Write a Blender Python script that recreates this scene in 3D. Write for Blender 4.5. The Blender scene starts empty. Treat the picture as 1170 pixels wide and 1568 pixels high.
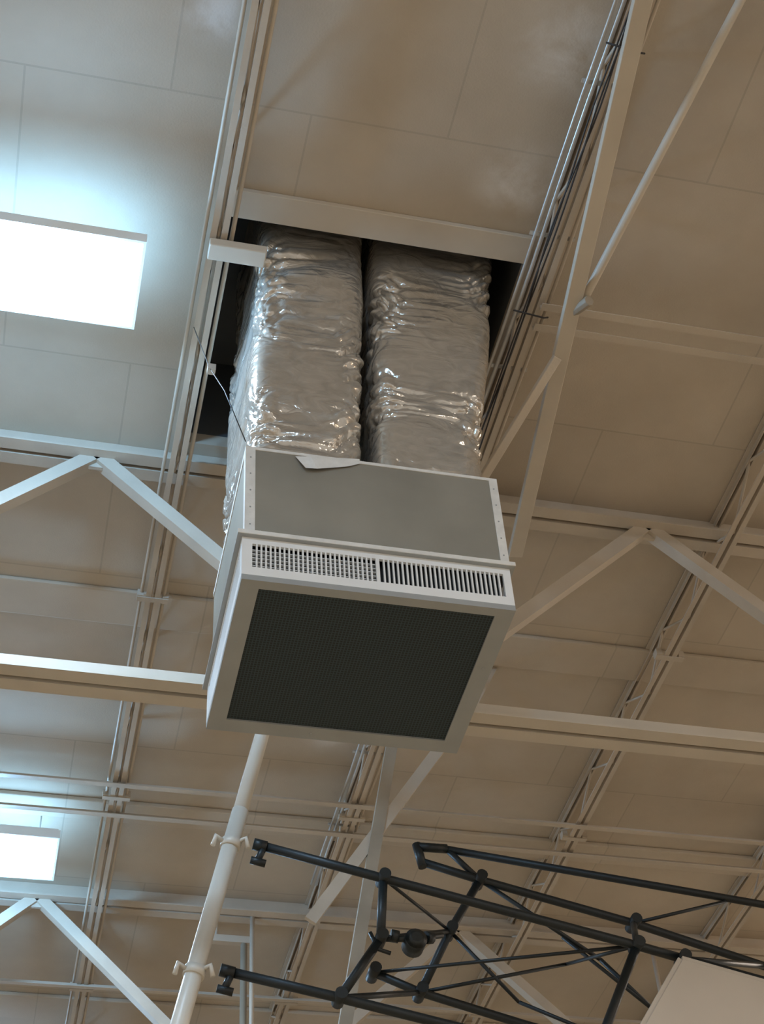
import bpy, bmesh, math, random
from mathutils import Vector, Matrix, noise
random.seed(3)
ZO=1.6          # eye height; every z below is measured from the eye, ZO added on build
sc=bpy.context.scene
# ---------------- camera ----------------
R=Vector((.974,-.2207,-.0527)).normalized()
F=Vector((.190,.666,.721)).normalized()
R=(R-F*R.dot(F)).normalized()
U=R.cross(F)
cam=bpy.data.cameras.new("camera"); co=bpy.data.objects.new("camera",cam)
sc.collection.objects.link(co)
co.matrix_world=Matrix(((R.x,U.x,-F.x,0),(R.y,U.y,-F.y,0),(R.z,U.z,-F.z,ZO),(0,0,0,1)))
cam.sensor_fit='VERTICAL'; cam.sensor_height=36; cam.lens=55.1; cam.clip_end=200
sc.camera=co
sc.view_settings.view_transform='Standard'

# ---------------- materials ----------------
def mat(name,col,rough=.5,metal=0.0,noise_amt=.12,noise_scale=3.0,bump=0.0,bump_scale=60,emit=None,estr=0):
    m=bpy.data.materials.new(name); m.use_nodes=True
    nt=m.node_tree; b=nt.nodes["Principled BSDF"]
    b.inputs["Roughness"].default_value=rough; b.inputs["Metallic"].default_value=metal
    tc=nt.nodes.new("ShaderNodeTexCoord")
    n=nt.nodes.new("ShaderNodeTexNoise"); n.inputs["Scale"].default_value=noise_scale; n.inputs["Detail"].default_value=6
    nt.links.new(tc.outputs["Object"],n.inputs["Vector"])
    r=nt.nodes.new("ShaderNodeValToRGB")
    r.color_ramp.elements[0].position=.3; r.color_ramp.elements[1].position=.7
    r.color_ramp.elements[0].color=tuple(c*(1-noise_amt) for c in col)+(1,)
    r.color_ramp.elements[1].color=tuple(min(1,c*(1+noise_amt)) for c in col)+(1,)
    nt.links.new(n.outputs["Fac"],r.inputs["Fac"]); nt.links.new(r.outputs["Color"],b.inputs["Base Color"])
    if bump:
        n2=nt.nodes.new("ShaderNodeTexNoise"); n2.inputs["Scale"].default_value=bump_scale; n2.inputs["Detail"].default_value=4
        nt.links.new(tc.outputs["Object"],n2.inputs["Vector"])
        bp=nt.nodes.new("ShaderNodeBump"); bp.inputs["Strength"].default_value=bump; bp.inputs["Distance"].default_value=.01
        nt.links.new(n2.outputs["Fac"],bp.inputs["Height"]); nt.links.new(bp.outputs["Normal"],b.inputs["Normal"])
    if emit:
        b.inputs["Emission Color"].default_value=emit+(1,); b.inputs["Emission Strength"].default_value=estr
    return m
BEIGE=(.56,.49,.395)
M_steel=mat("painted_steel",(.54,.475,.39),.45,0,.10,2.5,.15,40)
M_steel2=mat("painted_steel_brown",(.36,.31,.24),.55,0,.15,3)  # darker brown steel for the strut and drop pipe
M_strip=mat("painted_brace",(.60,.54,.45),.45,0,.06,3)
M_conduit=mat("galvanized_conduit",(.62,.62,.60),.35,.6,.1,8)
M_wire=mat("black_cable",(.03,.028,.027),.5)
M_white=mat("white_enamel",(.86,.88,.88),.35,0,.03,5)
M_frame=mat("gray_aluminium_frame",(.38,.40,.40),.4,.2,.05,6)
M_box=mat("galvanized_sheet",(.30,.285,.24),.5,.2,.12,2.2,.1,10)
M_tape=mat("foil_tape",(.82,.82,.79),.4,.15,.08,14,.5,30)
M_dark=mat("register_shade",(.012,.013,.013),.8)
M_shaft=mat("shaft_shade",(.10,.11,.12),.8)  # dark bluish colour stands in for the shade inside the opening
M_black=mat("black_powder_coat",(.009,.014,.016),.45,0,.2,5)
M_mast=mat("cream_painted_pipe",(.70,.66,.58),.35,0,.06,3)
M_board=mat("backboard_underside",(.62,.56,.48),.6,0,.04,2)
M_lens=mat("fixture_lens",(.9,.9,.9),.5,0,0,1,emit=(.90,.96,1.0),estr=22)

def ceiling_material():
    m=bpy.data.materials.new("ceiling_panels"); m.use_nodes=True
    nt=m.node_tree; L=nt.links; b=nt.nodes["Principled BSDF"]; b.inputs["Roughness"].default_value=.75
    tc=nt.nodes.new("ShaderNodeTexCoord")
    mp=nt.nodes.new("ShaderNodeMapping"); mp.inputs["Location"].default_value=(-(.92-1.44*20),-(2.2-1.77*10),0)
    L.new(tc.outputs["Object"],mp.inputs["Vector"])
    br=nt.nodes.new("ShaderNodeTexBrick")
    br.offset=.5; br.offset_frequency=2; br.squash=1
    br.inputs["Scale"].default_value=1; br.inputs["Brick Width"].default_value=1.44; br.inputs["Row Height"].default_value=1.77
    br.inputs["Mortar Size"].default_value=.006; br.inputs["Mortar Smooth"].default_value=.1; br.inputs["Bias"].default_value=0
    br.inputs["Color1"].default_value=tuple(c*1.02 for c in BEIGE)+(1,)
    br.inputs["Color2"].default_value=tuple(c*.97 for c in BEIGE)+(1,)
    br.inputs["Mortar"].default_value=tuple(c*.84 for c in BEIGE)+(1,)
    L.new(mp.outputs["Vector"],br.inputs["Vector"])
    n=nt.nodes.new("ShaderNodeTexNoise"); n.inputs["Scale"].default_value=.9; n.inputs["Detail"].default_value=8; n.inputs["Roughness"].default_value=.6
    L.new(tc.outputs["Object"],n.inputs["Vector"])
    r=nt.nodes.new("ShaderNodeValToRGB"); r.color_ramp.elements[0].position=.3; r.color_ramp.elements[1].position=.7
    r.color_ramp.elements[0].color=(.82,.80,.77,1); r.color_ramp.elements[1].color=(1.04,1.04,1.04,1)
    L.new(n.outputs["Fac"],r.inputs["Fac"])
    mx=nt.nodes.new("ShaderNodeMixRGB"); mx.blend_type='MULTIPLY'; mx.inputs["Fac"].default_value=1
    L.new(br.outputs["Color"],mx.inputs["Color1"]); L.new(r.outputs["Color"],mx.inputs["Color2"])
    cur=mx.outputs["Color"]
    n3=nt.nodes.new("ShaderNodeTexNoise"); n3.inputs["Scale"].default_value=3.5; n3.inputs["Detail"].default_value=7; n3.inputs["Roughness"].default_value=.6; n3.inputs["Distortion"].default_value=.3
    L.new(tc.outputs["Object"],n3.inputs["Vector"])
    nr=nt.nodes.new("ShaderNodeMapRange"); nr.inputs["From Min"].default_value=.36; nr.inputs["From Max"].default_value=.62
    L.new(n3.outputs["Fac"],nr.inputs["Value"])
    # whitish efflorescence at leaks near the joists
    for (x,y,rad) in ((2.12,3.35,.40),(2.08,4.15,.32),(.38,3.5,.28),(2.05,8.9,.3)):
        vd=nt.nodes.new("ShaderNodeVectorMath"); vd.operation='DISTANCE'; vd.inputs[1].default_value=(x,y,0)
        sx=nt.nodes.new("ShaderNodeVectorMath"); sx.operation='MULTIPLY'; sx.inputs[1].default_value=(1,1,0)
        L.new(tc.outputs["Object"],sx.inputs[0]); L.new(sx.outputs[0],vd.inputs[0])
        mr=nt.nodes.new("ShaderNodeMapRange"); mr.interpolation_type='SMOOTHSTEP'
        mr.inputs["From Min"].default_value=rad; mr.inputs["From Max"].default_value=0; mr.inputs["To Min"].default_value=0; mr.inputs["To Max"].default_value=.95
        L.new(vd.outputs["Value"],mr.inputs["Value"])
        mu=nt.nodes.new("ShaderNodeMath"); mu.operation='MULTIPLY'; L.new(mr.outputs["Result"],mu.inputs[0]); L.new(nr.outputs["Result"],mu.inputs[1])
        mm=nt.nodes.new("ShaderNodeMixRGB"); mm.inputs["Color2"].default_value=(.76,.74,.71,1)
        L.new(mu.outputs[0],mm.inputs["Fac"]); L.new(cur,mm.inputs["Color1"]); cur=mm.outputs["Color"]
    L.new(cur,b.inputs["Base Color"])
    n4=nt.nodes.new("ShaderNodeTexNoise"); n4.inputs["Scale"].default_value=90
    L.new(tc.outputs["Object"],n4.inputs["Vector"])
    bp=nt.nodes.new("ShaderNodeBump"); bp.inputs["Strength"].default_value=.12; bp.inputs["Distance"].default_value=.01
    L.new(n4.outputs["Fac"],bp.inputs["Height"]); L.new(bp.outputs["Normal"],b.inputs["Normal"])
    return m
M_ceil=ceiling_material()

def perforated_material():
    m=bpy.data.materials.new("perforated_black_core"); m.use_nodes=True
    nt=m.node_tree; L=nt.links; b=nt.nodes["Principled BSDF"]; b.inputs["Roughness"].default_value=.6
    tc=nt.nodes.new("ShaderNodeTexCoord")
    v=nt.nodes.new("ShaderNodeTexVoronoi"); v.feature='F1'; v.distance='CHEBYCHEV'; v.inputs["Randomness"].default_value=0; v.inputs["Scale"].default_value=66
    v.voronoi_dimensions='2D'
    L.new(tc.outputs["Object"],v.inputs["Vector"])
    r=nt.nodes.new("ShaderNodeValToRGB"); r.color_ramp.elements[0].position=.30; r.color_ramp.elements[1].position=.42
    r.color_ramp.elements[0].color=(.008,.014,.016,1); r.color_ramp.elements[1].color=(.034,.058,.068,1)
    L.new(v.outputs["Distance"],r.inputs["Fac"]); L.new(r.outputs["Color"],b.inputs["Base Color"])
    return m
M_perf=perforated_material()

def foil_material():
    m=bpy.data.materials.new("foil_duct_wrap"); m.use_nodes=True
    nt=m.node_tree; L=nt.links; b=nt.nodes["Principled BSDF"]
    b.inputs["Metallic"].default_value=.62; b.inputs["Roughness"].default_value=.17
    tc=nt.nodes.new("ShaderNodeTexCoord")
    mp=nt.nodes.new("ShaderNodeMapping"); mp.inputs["Scale"].default_value=(1,1,1.7)
    L.new(tc.outputs["Object"],mp.inputs["Vector"])
    n=nt.nodes.new("ShaderNodeTexNoise"); n.inputs["Scale"].default_value=7; n.inputs["Detail"].default_value=3; n.inputs["Distortion"].default_value=1.6
    L.new(mp.outputs["Vector"],n.inputs["Vector"])
    r=nt.nodes.new("ShaderNodeValToRGB"); r.color_ramp.elements[0].color=(.52,.485,.43,1); r.color_ramp.elements[1].color=(.70,.66,.59,1)
    r.color_ramp.elements[0].position=.3; r.color_ramp.elements[1].position=.7
    L.new(n.outputs["Fac"],r.inputs["Fac"]); L.new(r.outputs["Color"],b.inputs["Base Color"])
    bp=nt.nodes.new("ShaderNodeBump"); bp.inputs["Strength"].default_value=.30; bp.inputs["Distance"].default_value=.03
    L.new(n.outputs["Fac"],bp.inputs["Height"]); L.new(bp.outputs["Normal"],b.inputs["Normal"])
    return m
M_foil=foil_material()

def floor_material():
    m=bpy.data.materials.new("maple_floor"); m.use_nodes=True
    nt=m.node_tree; L=nt.links; b=nt.nodes["Principled BSDF"]; b.inputs["Roughness"].default_value=.35
    tc=nt.nodes.new("ShaderNodeTexCoord"); br=nt.nodes.new("ShaderNodeTexBrick")
    br.inputs["Scale"].default_value=1; br.inputs["Brick Width"].default_value=1.2; br.inputs["Row Height"].default_value=.06; br.inputs["Mortar Size"].default_value=.0015
    br.inputs["Color1"].default_value=(.66,.50,.32,1); br.inputs["Color2"].default_value=(.60,.45,.28,1); br.inputs["Mortar"].default_value=(.3,.2,.12,1)
    L.new(tc.outputs["Object"],br.inputs["Vector"]); L.new(br.outputs["Color"],b.inputs["Base Color"])
    return m
M_floor=floor_material()

# ---------------- builder ----------------
class B:
    def __init__(s,name): s.name=name; s.v=[]; s.f=[]; s.mi=[]; s.sm=[]; s.mats=[]
    def _m(s,m):
        if m not in s.mats: s.mats.append(m)
        return s.mats.index(m)
    def hexa(s,c,m):
        i=len(s.v); s.v+= [tuple(p) for p in c]; k=s._m(m)
        for f in ((0,3,2,1),(4,5,6,7),(0,1,5,4),(1,2,6,5),(2,3,7,6),(3,0,4,7)):
            s.f.append(tuple(i+a for a in f)); s.mi.append(k); s.sm.append(False)
    def box(s,x0,x1,y0,y1,z0,z1,m):
        x0,x1=sorted((x0,x1)); y0,y1=sorted((y0,y1))
        s.hexa([(x0,y0,z0),(x1,y0,z0),(x1,y1,z0),(x0,y1,z0),(x0,y0,z1),(x1,y0,z1),(x1,y1,z1),(x0,y1,z1)],m)
    def bar(s,p,q,w,h,m,up=(0,0,1)):
        p=Vector(p); q=Vector(q); d=(q-p).normalized(); up=Vector(up)
        a=d.cross(up).normalized()*w/2; b=a.cross(d).normalized()*h/2
        s.hexa([p-a-b,p+a-b,q+a-b,q-a-b,p-a+b,p+a+b,q+a+b,q-a+b],m)
    def tube(s,pts,r,m,n=12,cap=True):
        pts=[Vector(p) for p in pts]; k=s._m(m); base=len(s.v); rr=r if isinstance(r,(list,tuple)) else [r]*len(pts)
        ref=None
        for i,p in enumerate(pts):
            d=(pts[min(i+1,len(pts)-1)]-pts[max(i-1,0)]).normalized()
            if ref is None:
                ref=Vector((0,0,1)) if abs(d.z)<.9 else Vector((1,0,0))
            a=(ref-d*ref.dot(d)).normalized(); b=d.cross(a); ref=a
            for j in range(n):
                t=2*math.pi*j/n; s.v.append(tuple(p+(a*math.cos(t)+b*math.sin(t))*rr[i]))
        for i in range(len(pts)-1):
            for j in range(n):
                a0=base+i*n+j; a1=base+i*n+(j+1)%n
                s.f.append((a0,a1,a1+n,a0+n)); s.mi.append(k); s.sm.append(True)
        if cap:
            s.f.append(tuple(base+j for j in range(n))[::-1]); s.mi.append(k); s.sm.append(False)
            e=base+(len(pts)-1)*n
            s.f.append(tuple(e+j for j in range(n))); s.mi.append(k); s.sm.append(False)
    def done(s,bevel=0,parent=None):
        me=bpy.data.meshes.new(s.name); me.from_pydata([(x,y,z+ZO) for x,y,z in s.v],[],s.f)
        for m in s.mats: me.materials.append(m)
        for p,k,sm in zip(me.polygons,s.mi,s.sm): p.material_index=k; p.use_smooth=sm
        bm=bmesh.new(); bm.from_mesh(me); bmesh.ops.recalc_face_normals(bm,faces=bm.faces); bm.to_mesh(me); bm.free()
        o=bpy.data.objects.new(s.name,me); sc.collection.objects.link(o)
        if bevel:
            md=o.modifiers.new("bevel","BEVEL"); md.width=bevel; md.segments=2; md.limit_method='ANGLE'
        if parent: o.parent=parent
        return o
def empty(name):
    o=bpy.data.objects.new(name,None); sc.collection.objects.link(o); return o

C=7.2   # ceiling height above eye
HX0,HX1,HY0,HY1=.60,2.27,4.63,6.28     # duct opening
# ---------------- room shell ----------------
b=B("ceiling")
for x0,x1,y0,y1 in ((-14,HX0,-6,20),(HX1,18,-6,20),(HX0,HX1,-6,HY0),(HX0,HX1,HY1,20)):
    b.box(x0,x1,y0,y1,C,C+.09,M_ceil)
b.done()
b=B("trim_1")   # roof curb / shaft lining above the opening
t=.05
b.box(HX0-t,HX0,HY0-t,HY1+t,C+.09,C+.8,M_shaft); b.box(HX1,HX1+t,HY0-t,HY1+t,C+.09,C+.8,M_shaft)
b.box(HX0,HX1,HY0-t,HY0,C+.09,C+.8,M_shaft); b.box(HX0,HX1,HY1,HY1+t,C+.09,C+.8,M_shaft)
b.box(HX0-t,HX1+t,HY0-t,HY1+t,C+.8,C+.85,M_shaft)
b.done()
b=B("trim_2")   # header board at the near edge of the opening
b.box(HX0-.02,HX1-.02,4.46,4.63,C-.035,C-.0005,M_strip)
b.done(.004)
b=B("floor"); b.box(-14,18,-6,20,-1.7,-1.6,M_floor); b.done()
M_wall=mat("painted_block_wall",(.62,.58,.50),.8)
b=B("wall_back"); b.box(-14,18,20,20.2,-1.6,C,M_wall); b.done()

# ---------------- joists (along Y) ----------------
def joist(x,y0=-4,y1=19.9,depth=.28):
    b=B("open_web_joist")
    zt=C-.005; zb=C-depth
    for s in (-1,1):
        b.box(x+s*.012,x+s*.045,y0,y1,zt-.008,zt,M_steel); b.box(x+s*.012,x+s*.018,y0,y1,zt-.04,zt-.008,M_steel)
        b.box(x+s*.012,x+s*.045,y0,y1,zb,zb+.008,M_steel); b.box(x+s*.012,x+s*.018,y0,y1,zb+.008,zb+.04,M_steel)
    y=y0+.2; k=0; pts=[]
    while y<y1-.2:
        pts.append((x,y,zb+.02 if k%2 else zt-.02)); y+=.40; k+=1
    b.tube(pts,.011,M_steel,8)
    for yy in (7.40,9.55,12.3):      # bridging clips
        b.box(x-.10,x+.10,yy-.02,yy+.02,zb-.008,zb-.001,M_steel)
        b.box(x-.10,x-.06,yy-.03,yy+.03,zb-.001,zb+.05,M_steel); b.box(x+.06,x+.10,yy-.03,yy+.03,zb-.001,zb+.05,M_steel)
    return b.done()
for i in range(-4,8):
    joist(.545+1.76*i)
# ---------------- girders (along X) ----------------
def girder(y):
    b=B("truss_girder")
    x0,x1=-13.9,17.9
    for s in (-1,1):
        b.box(x0,x1,y+s*.015,y+s*.10,C-.15,C-.138,M_steel)
        b.box(x0,x1,y+s*.015,y+s*.028,C-.138,C-.001,M_steel)
        b.box(x0,x1,y+s*.015,y+s*.10,5.33,5.343,M_strip)
        b.box(x0,x1,y+s*.015,y+s*.028,5.343,5.46,M_strip)
    zt=C-.11; zb=5.40
    x=.08-3.49*4
    while x<17.5:
        if x-1.745>x0: b.bar((x,y,zt),(x-1.745,y,zb),.085,.08,M_steel,up=(0,1,0))
        if x+1.745<x1: b.bar((x,y,zt),(x+1.745,y,zb),.085,.08,M_steel,up=(0,1,0))
        b.box(x-.12,x+.12,y-.012,y+.012,zt-.1,zt+.05,M_steel)
        b.tube([(x+1.745,y,zb),(x+1.745,y,zt)],.020,M_steel,8)
        x+=3.49
    return b.done()
for y in (1.6,6.4,11.2,16.0): girder(y)
# ---------------- bridging / purlins (along X) ----------------
def purlin(y,x0,x1,z=C-.31,w=.045,h=.04,m=M_steel):
    b=B("ceiling_purlin")
    b.box(x0,x1,y-w/2,y+w/2,z-.006,z,m); b.box(x0,x1,y+w/2-.006,y+w/2,z,z+h,m)
    return b.done()
for y in (9.35,9.72,12.2,14.0): purlin(y,-13.8,17.8)
for y in (4.70,4.84): purlin(y,2.33,17.8)
def batten(y0,y1,d=.03,x0=-13.8,x1=17.8):
    b=B("ceiling_batten"); b.box(x0,x1,y0,y1,C-d,C-.0005,M_ceil); b.done(.012)
batten(7.62,7.95,.035); batten(9.95,10.2,.04); batten(12.9,13.3,.04)
b=B("board_stub"); b.box(.50,.80,4.60,4.70,C-.36,C-.30,M_strip); b.done(.006)  # short pale board stub beside the ducts

# ---------------- HVAC diffuser + plenum ----------------
X0,X1,Y0,Y1=.713,1.921,4.73,5.752
Zb,Zg,Zt=4.60,4.865,5.46
b=B("ceiling_air_diffuser")
w=.062
b.box(X0,X1,Y0,Y0+.05,Zb,Zb+.03,M_frame); b.box(X0,X1,Y1-.085,Y1,Zb,Zb+.03,M_frame)
b.box(X0,X0+w+.02,Y0+.05,Y1-.085,Zb,Zb+.03,M_frame); b.box(X1-w-.02,X1,Y0+.05,Y1-.085,Zb,Zb+.03,M_frame)
b.box(X0+w+.02,X1-w-.02,Y0+.05,Y1-.085,Zb+.008,Zb+.02,M_perf)
for (xs,ys) in ((X0+.04,Y0+.4),(X1-.04,Y0+.4),(1.2,Y1-.04)):
    b.tube([(xs,ys,Zb-.004),(xs,ys,Zb+.01)],.007,M_frame,10)
b.box(X0+.045,X1-.045,Y0+.045,Y1-.045,Zb+.031,Zg-.013,M_dark)  # near-black block, shade behind the register slats put into its colour
def reg(axis,c,sgn,a0,a1,n,cross,m0=.035,m1=.035):
    fz=.048; z0,z1=Zb+.03,Zg-.012; zi1=z1-fz+.012
    c2=c+sgn*.014; c3=c+sgn*.028
    def bx(p0,p1,q0,q1,za,zb_):
        if axis=='x': b.box(p0,p1,q0,q1,za,zb_,M_white)
        else: b.box(q0,q1,p0,p1,za,zb_,M_white)
    bx(a0,a1,c,c2,z0,z0+fz); bx(a0,a1,c,c2,zi1,z1)
    bx(a0,a0+m0,c,c2,z0+fz,zi1); bx(a1-m1,a1,c,c2,z0+fz,zi1)
    p=(a1-a0-m0-m1)/n
    for i in range(1,n):
        xc=a0+m0+p*i; bx(xc-.0036,xc+.0036,c+sgn*.001,c2,z0+fz,zi1)
    if cross:
        for k in range(1,6):
            zc=z0+fz+(zi1-z0-fz)*k/6; bx(a0+m0,a1-m1,c2,c3,zc-.002,zc+.002)
xm=(X0+X1)/2-.005
reg('x',Y0,1,X0,xm,27,True,.045,.008); reg('x',Y0,1,xm,X1,27,False,.008,.035)
reg('x',Y1,-1,X0,xm,27,False); reg('x',Y1,-1,xm,X1,27,False)
reg('y',X0,1,Y0+.02,Y1-.02,46,False); reg('y',X1,-1,Y0+.02,Y1-.02,46,False)
b.box(X0-.022,X1+.022,Y0-.022,Y1+.022,Zg-.012,Zg,M_frame)
b.box(X0-.022,X1+.022,Y0-.026,Y0-.022,Zg-.012,Zg+.010,M_tape)
px0,px1,py0,py1=.728,1.925,Y0+.012,Y1-.015
b.box(px0,px1,py0,py1,Zg,Zt,M_box)
e=.004
b.box(px0-e,px0+.042,py0-e,py0,Zg,Zt,M_tape); b.box(px1-.036,px1+e,py0-e,py0,Zg,Zt,M_tape)
b.box(px0+.042,px1-.036,py0-e,py0,Zg,Zg+.042,M_tape); b.box(px0+.042,px1-.036,py0-e,py0,Zt-.018,Zt,M_tape)
b.box(px0-e,px0,py0,py1,Zg,Zg+.045,M_tape); b.box(px0-e,px0,py0,py0+.04,Zg+.045,Zt,M_tape)
b.box(px0-e,px0,py0+.04,py1,Zt-.03,Zt,M_tape)
pts=[];rr=[]
for i in range(90):
    t=i/89; pts.append((px0+.04+t*(px1-px0-.08),py0-.006,Zg+.014+.010*noise.noise(Vector((t*16,0,0))))); rr.append(max(.006,.013+.010*noise.noise(Vector((t*26,5,0)))))
b.tube(pts,rr,M_tape,8)
for xs in (px0+.02,px1-.018):
    for k in range(5): b.tube([(xs,py0-e-.002,Zg+.08+k*.11),(xs,py0-e,Zg+.08+k*.11)],.004,M_frame,8)
# loose strip of tape lying along the top seam (quad strip, folded)
k=b._m(M_tape)
strip=[((.955,-.006,-.030),(1.000,-.022,-.120)),((1.03,-.010,-.022),(1.055,-.020,-.112)),((1.11,-.006,-.008),(1.13,-.012,-.082)),
       ((1.19,-.005,.004),(1.205,-.009,-.055)),((1.262,-.004,.012),(1.262,-.006,-.022))]
i=len(b.v)
for (a,c) in strip:
    b.v.append((a[0],py0+a[1],Zt+a[2])); b.v.append((c[0],py0+c[1],Zt+c[2]))
for j in range(4):
    b.f.append((i+2*j,i+2*j+1,i+2*j+3,i+2*j+2)); b.mi.append(k); b.sm.append(False)
b.done()

# ---------------- foil wrapped ducts ----------------
def crease(x,k): return 1-min(1,abs(x)*k)
def duct(xb0,xb1,xt0,xt1,seed):
    n=260; mrows=420; z0,z1=Zt-.005,C+.79
    v=[];f=[]
    for r in range(mrows+1):
        t=r/mrows; z=z0+(z1-z0)*t; tt=min(1,t/.8)
        xa=xb0+(xt0-xb0)*tt; xb=xb1+(xt1-xb1)*tt
        ya=py0+.03; yb=py1-.02
        cx,cy=(xa+xb)/2,(ya+yb)/2; hx,hy=(xb-xa)/2,(yb-ya)/2
        for j in range(n):
            a=2*math.pi*j/n; c,s_=math.cos(a),math.sin(a)
            e=.22
            ux=math.copysign(abs(c)**e,c); uy=math.copysign(abs(s_)**e,s_)
            p=Vector((ux*hx*1.0,uy*hy,0))
            q=Vector((cx+p.x+seed,cy+p.y,z))
            band=min(1,max(0,noise.noise(Vector((seed*3+q.x*1.8,q.y,z*1.9)))*2.6+.52))
            big=.024*noise.noise(Vector((q.x*2.2,q.y*2.2,q.z*2.6)))
            wx=noise.noise(q*2.7); wz=noise.noise(q*2.7+Vector((9,4,1)))
            zz=q.z+.12*wx+.10*wz+.10*math.sin(q.x*5+seed)
            w1=noise.noise(Vector((q.x*4+1.2*wz,q.y*4,zz*8)))
            w2=noise.noise(Vector((q.x*8+2*wx,q.y*8,zz*13+7)))
            w4=noise.noise(Vector((q.x*15-1.5*wz,q.y*15,zz*18+3)))
            w3=noise.noise(Vector((q.x*30,q.y*30,q.z*30)))
            d=big-crease(w1,3.2)*.024*band-crease(w2,3)*.016*(.10+band)-crease(w4,3)*.007*(.15+band)+.003*w3*band+.016
            nrm=Vector((c*abs(c)**.5,s_*abs(s_)**.5,0)).normalized()
            v.append((cx+p.x+nrm.x*d,cy+p.y+nrm.y*d,z+ZO))
    for r in range(mrows):
        for j in range(n):
            a0=r*n+j; a1=r*n+(j+1)%n; f.append((a0,a1,a1+n,a0+n))
    me=bpy.data.meshes.new("foil_wrapped_duct"); me.from_pydata(v,[],f); me.materials.append(M_foil)
    for p in me.polygons: p.use_smooth=True
    o=bpy.data.objects.new("foil_wrapped_duct",me); sc.collection.objects.link(o)
duct(.745,1.28,.80,1.385,1.7)
duct(1.365,1.87,1.435,2.15,9.2)

# ---------------- light fixtures (pendant, with tinted fill lamps added above and below) ----------------
def fixture(x0,y0,z=6.80,up=13,down=130,col=(.30,.62,1.0)):
    b=B("ceiling_light_fixture"); x1=x0+1.18; y1=y0+.565
    b.box(x0+.015,x1-.015,y0+.015,y1-.015,z-.012,z+.02,M_lens)
    for a in ((x0,x0+.015,y0,y1),(x1-.015,x1,y0,y1),(x0+.015,x1-.015,y0,y0+.015),(x0+.015,x1-.015,y1-.015,y1)):
        b.box(*a,z-.02,z+.05,M_white)
    b.box(x0+.015,x1-.015,y0+.015,y1-.015,z+.02,z+.07,M_white)
    for x in (x0+.15,x1-.15):
        b.tube([(x,y0+.29,z+.07),(x,y0+.29,C)],.006,M_conduit,6)
    o=b.done()
    l=bpy.data.lights.new("fill_uplight","AREA"); l.shape='RECTANGLE'; l.size=1.14; l.size_y=.52; l.energy=up; l.color=col  # added lamp, no real slot: tinted halo on the ceiling like lens bloom
    q=bpy.data.objects.new("fill_uplight",l); sc.collection.objects.link(q); q.location=((x0+x1)/2,(y0+y1)/2,z+.08+ZO); q.rotation_euler=(math.pi,0,0); q.parent=o
    l=bpy.data.lights.new("fill_glow","POINT"); l.energy=down; l.color=col; l.shadow_soft_size=.12  # added point lamp below the lens, spreads the tint across the ceiling
    q=bpy.data.objects.new("fill_glow",l); sc.collection.objects.link(q); q.location=((x0+x1)/2,(y0+y1)/2,z-.16+ZO); q.parent=o
    return o
for y in (-.7,4.61,9.91,15.2): fixture(-1.0,y)
for y in (-.7,4.61,9.91): fixture(-6.4,y,down=120); fixture(8.1,y,up=8,down=50,col=(1,.68,.42))  # unseen side rows; right row tinted to warm that side of the ceiling
fixture(3.6,-.7,up=8,down=40,col=(1,.85,.7))  # unseen fixture added to give the foil wrinkles highlights

# ---------------- conduits & cables on joist J2, J1 ----------------
jx=.545+1.76
b=B("electrical_conduit")
for dx,r in ((-.085,.013),(-.125,.009),(.075,.011)):
    pts=[];y=-3
    while y<11: pts.append((jx+dx+.004*math.sin(y*3),y,C-.25)); y+=.5
    b.tube(pts,r,M_conduit if dx<0 else M_steel,8)
for y in [i*.9-2 for i in range(14)]:
    b.box(jx-.15,jx+.10,y-.012,y+.012,C-.238,C-.23,M_conduit)
b.done()
b=B("cable_bundle")
for k in range(3):
    pts=[];y=-3
    while y<6.2:
        pts.append((jx-.06+.03*noise.noise(Vector((y*1.3,k*7,0)))+.01*k,y,C-.30+.02*noise.noise(Vector((y*1.1,k*3,4))))); y+=.12
    b.tube(pts,.0045,M_wire,6)
for y in (3.15,4.75): b.tube([(jx-.12,y,C-.315),(jx+.06,y+.02,C-.315),(jx+.09,y+.03,C-.29)],.005,M_wire,6)
b.done()
j1=.545
b=B("electrical_conduit")
for dx,r in ((-.075,.011),(.07,.012)):
    b.tube([(j1+dx,-3+.5*i,C-.25) for i in range(44)],r,M_steel,8)
b.done()
b=B("hanging_wire")
b.tube([(.50,5.2,C-.29),(.56,4.9,6.2),(.62,4.75,5.85),(.72,4.72,5.47)],.003,M_wire,6)
b.box(.55,.59,4.88,4.92,6.17,6.21,M_conduit)
b.done()

# ---------------- diagonal braces ----------------
b=B("diagonal_brace")
b.bar((1.95,.9,6.55),(2.65,6.4,6.70),.085,.05,M_strip)
b.tube([(2.45,4.48,6.64),(2.83,2.9,7.10),(2.88,2.70,C-.001)],.024,M_strip,12)
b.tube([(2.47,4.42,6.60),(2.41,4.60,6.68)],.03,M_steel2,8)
b.bar((2.43,4.84,6.64),(1.95,5.96,6.07),.05,.03,M_steel)
b.done(.004)
b=B("diagonal_brace")
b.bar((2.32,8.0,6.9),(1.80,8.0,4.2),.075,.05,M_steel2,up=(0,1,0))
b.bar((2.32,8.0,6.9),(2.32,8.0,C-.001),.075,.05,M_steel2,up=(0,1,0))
b.bar((2.80,8.0,6.80),(1.65,8.0,5.04),.075,.03,M_steel,up=(0,1,0))
b.bar((2.80,8.0,6.80),(3.0,8.0,C-.001),.075,.03,M_steel,up=(0,1,0))
b.done()
b=B("drop_pipe")
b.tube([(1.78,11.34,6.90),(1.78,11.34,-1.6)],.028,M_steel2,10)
b.box(1.5,1.86,11.31,11.37,6.88,6.94,M_steel); b.tube([(1.55,11.34,6.93),(1.55,11.34,C-.001)],.015,M_steel,8)
b.done()

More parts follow.
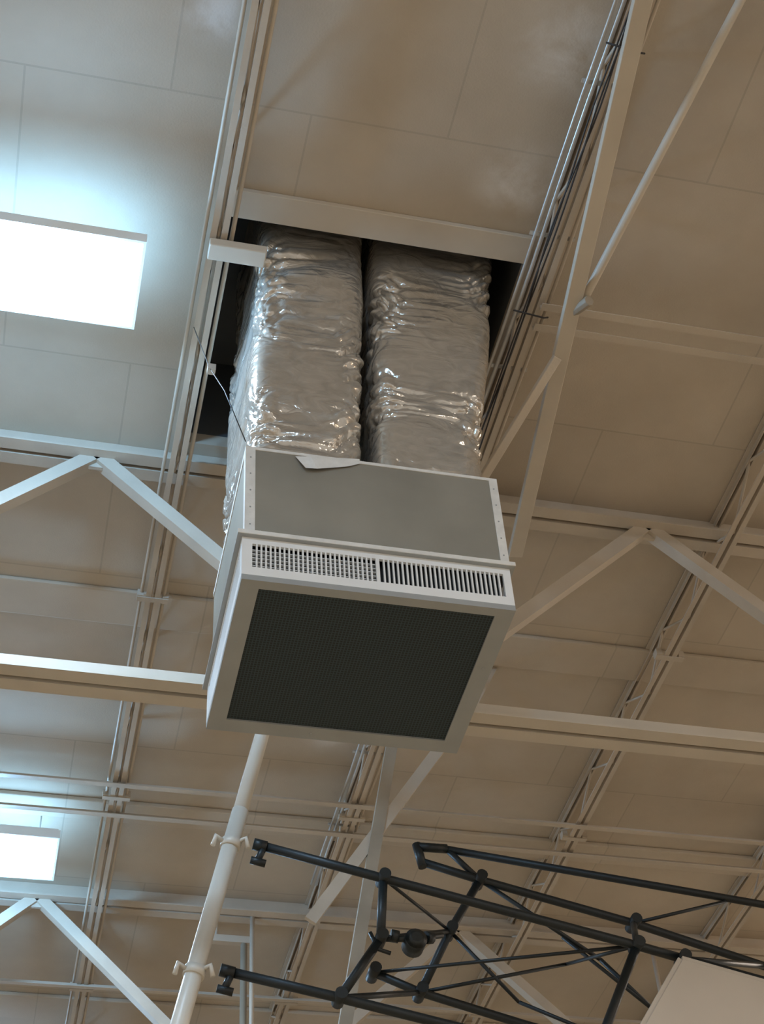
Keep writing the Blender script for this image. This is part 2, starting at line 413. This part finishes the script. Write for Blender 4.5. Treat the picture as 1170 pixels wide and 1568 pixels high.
# ---------------- basketball backstop ----------------
BS=empty("basketball_backstop")
def mp(z): 
    t=(5.891-z)/(5.891-4.008); return (1.251-.415*t,7.4,z)
b=B("mast_pipe")
b.tube([mp(C-.001),mp(5.35)],.043,M_mast,20)
b.tube([mp(5.35),mp(2.6)],.048,M_mast,20)
for z in (5.09,4.28):
    p=Vector(mp(z)); q=Vector(mp(z+.05)); 
    b.tube([p,q],.058,M_mast,16)
    for s in (-1,1):
        b.tube([(p.x+s*.04,7.38,z+.03),(p.x+s*.085,7.36,z+.05),(p.x+s*.10,7.37,z-.01)],.014,M_mast,8)
b.done(parent=BS)
b=B("folding_frame")
def fp(x,z): return (x,7.4,z)
def bp(x,z): return (x,8.2,z)
r=.027
b.tube([fp(1.253,5.125),fp(1.954,4.975),fp(3.42,4.665),fp(3.69,4.602)],r,M_black,14)
b.tube([fp(3.69,4.602),fp(4.9,4.33)],r,M_black,14)
b.tube([fp(1.082,4.322),fp(1.675,4.214),fp(2.237,4.102),fp(3.6,3.84)],r,M_black,14)
for (x,z) in ((1.253,5.125),(1.082,4.322)):
    b.tube([(x+.02,7.4,z-.0),(x-.02,7.4,z-.10)],.020,M_black,10)
    b.tube([(x-.045,7.4,z+.008),(x+.03,7.4,z-.008)],.034,M_black,12)
    b.tube([(x-.06,7.4,z-.10),(x+.025,7.4,z-.118)],.022,M_black,12)
b.tube([fp(1.954,4.975),fp(1.918,4.588)],.026,M_black,12)
b.tube([fp(1.918,4.588),fp(1.675,4.214)],.026,M_black,12)
b.tube([fp(3.422,4.664),fp(3.162,4.164),fp(2.95,3.75)],.027,M_black,12)
for x,z in ((1.954,4.975),(1.918,4.588),(1.675,4.214),(3.422,4.664),(3.69,4.60)):
    b.tube([(x,7.34,z),(x,7.46,z)],.034,M_black,14)
b.tube([bp(2.60,5.77),bp(4.75,5.55),bp(5.6,5.46)],.025,M_black,12)
b.tube([bp(2.42,5.66),bp(2.80,5.56),bp(3.80,5.33),bp(4.64,5.09),bp(5.4,4.88)],.027,M_black,12)
b.tube([bp(2.41,5.77),bp(2.60,5.775)],.03,M_black,12)
b.tube([bp(2.40,5.79),bp(2.43,5.62)],.03,M_black,12)
b.tube([bp(2.60,5.77),bp(2.80,5.56)],.02,M_black,10)
b.tube([bp(2.80,5.56),bp(2.57,5.17),bp(2.35,4.74)],.026,M_black,12)
b.tube([bp(2.07,4.85),bp(2.35,4.74),bp(2.96,4.58),bp(4.2,4.28)],.026,M_black,12)
b.tube([bp(3.80,5.33),bp(4.48,5.55)],.012,M_black,8)
for x,z in ((2.80,5.56),(2.57,5.17),(2.35,4.74),(3.80,5.33),(2.07,4.85)):
    b.tube([(x,8.13,z),(x,8.27,z)],.036,M_black,14)
T=[(fp(1.954,4.975),bp(2.57,5.17),.010),(fp(1.918,4.588),bp(2.57,5.17),.016),
   (bp(2.80,5.56),bp(3.53,5.05),.014),(bp(3.53,5.05),bp(3.82,4.73),.014),(bp(3.30,5.19),bp(3.82,4.73),.012),
   (bp(2.35,4.74),bp(3.30,5.0),.012),(bp(3.30,5.0),fp(3.422,4.664),.012),(bp(2.07,4.85),fp(3.422,4.664),.011),
   (bp(2.57,5.17),bp(2.96,4.72),.012),(bp(2.96,4.72),bp(3.9,4.36),.012),(fp(1.675,4.214),bp(2.35,4.74),.018),
   (fp(3.69,4.60),bp(4.64,5.09),.02),(fp(3.422,4.664),bp(3.80,5.33),.02)]
for p,q,rr in T: b.tube([p,q],rr,M_black,8)
b.tube([(2.11,7.36,4.58),(2.11,7.46,4.58)],[.062,.062],M_black,20)
b.tube([(2.11,7.34,4.58),(2.11,7.36,4.58)],[.03,.062],M_black,20)
b.tube([fp(1.918,4.588),fp(2.11,4.60),(2.30,7.5,4.70)],.018,M_black,10)
b.tube([(1.975,7.4,4.61),(2.02,7.4,4.605)],.035,M_black,10); b.tube([(2.18,7.42,4.625),(2.22,7.44,4.64)],.035,M_black,10)
b.tube([(1.86,7.4,4.62),(1.90,7.4,4.52),(1.97,7.4,4.50)],.012,M_black,8)
b.done(parent=BS)
b=B("backboard")
p1=Vector((3.64,7.3,4.54)); p2=Vector((4.97,7.3,4.23)); p4=Vector((2.83,7.3,3.41)); 
n=Vector((0,-.04,0)); p3=p2+(p4-p1)
b.hexa([p4,p3,p3-n,p4-n,p1,p2,p2-n,p1-n],M_board)
for a,c in ((p1,p2),(p2,p3),(p3,p4),(p4,p1)): b.bar(a-n/2,c-n/2,.05,.025,M_board,up=(0,1,0))
b.done(.004,parent=BS)

# ---------------- lighting ----------------
w=bpy.data.worlds.new("world"); sc.world=w; w.use_nodes=True
bg=w.node_tree.nodes["Background"]; bg.inputs["Color"].default_value=(1.0,.91,.80,1); bg.inputs["Strength"].default_value=.62
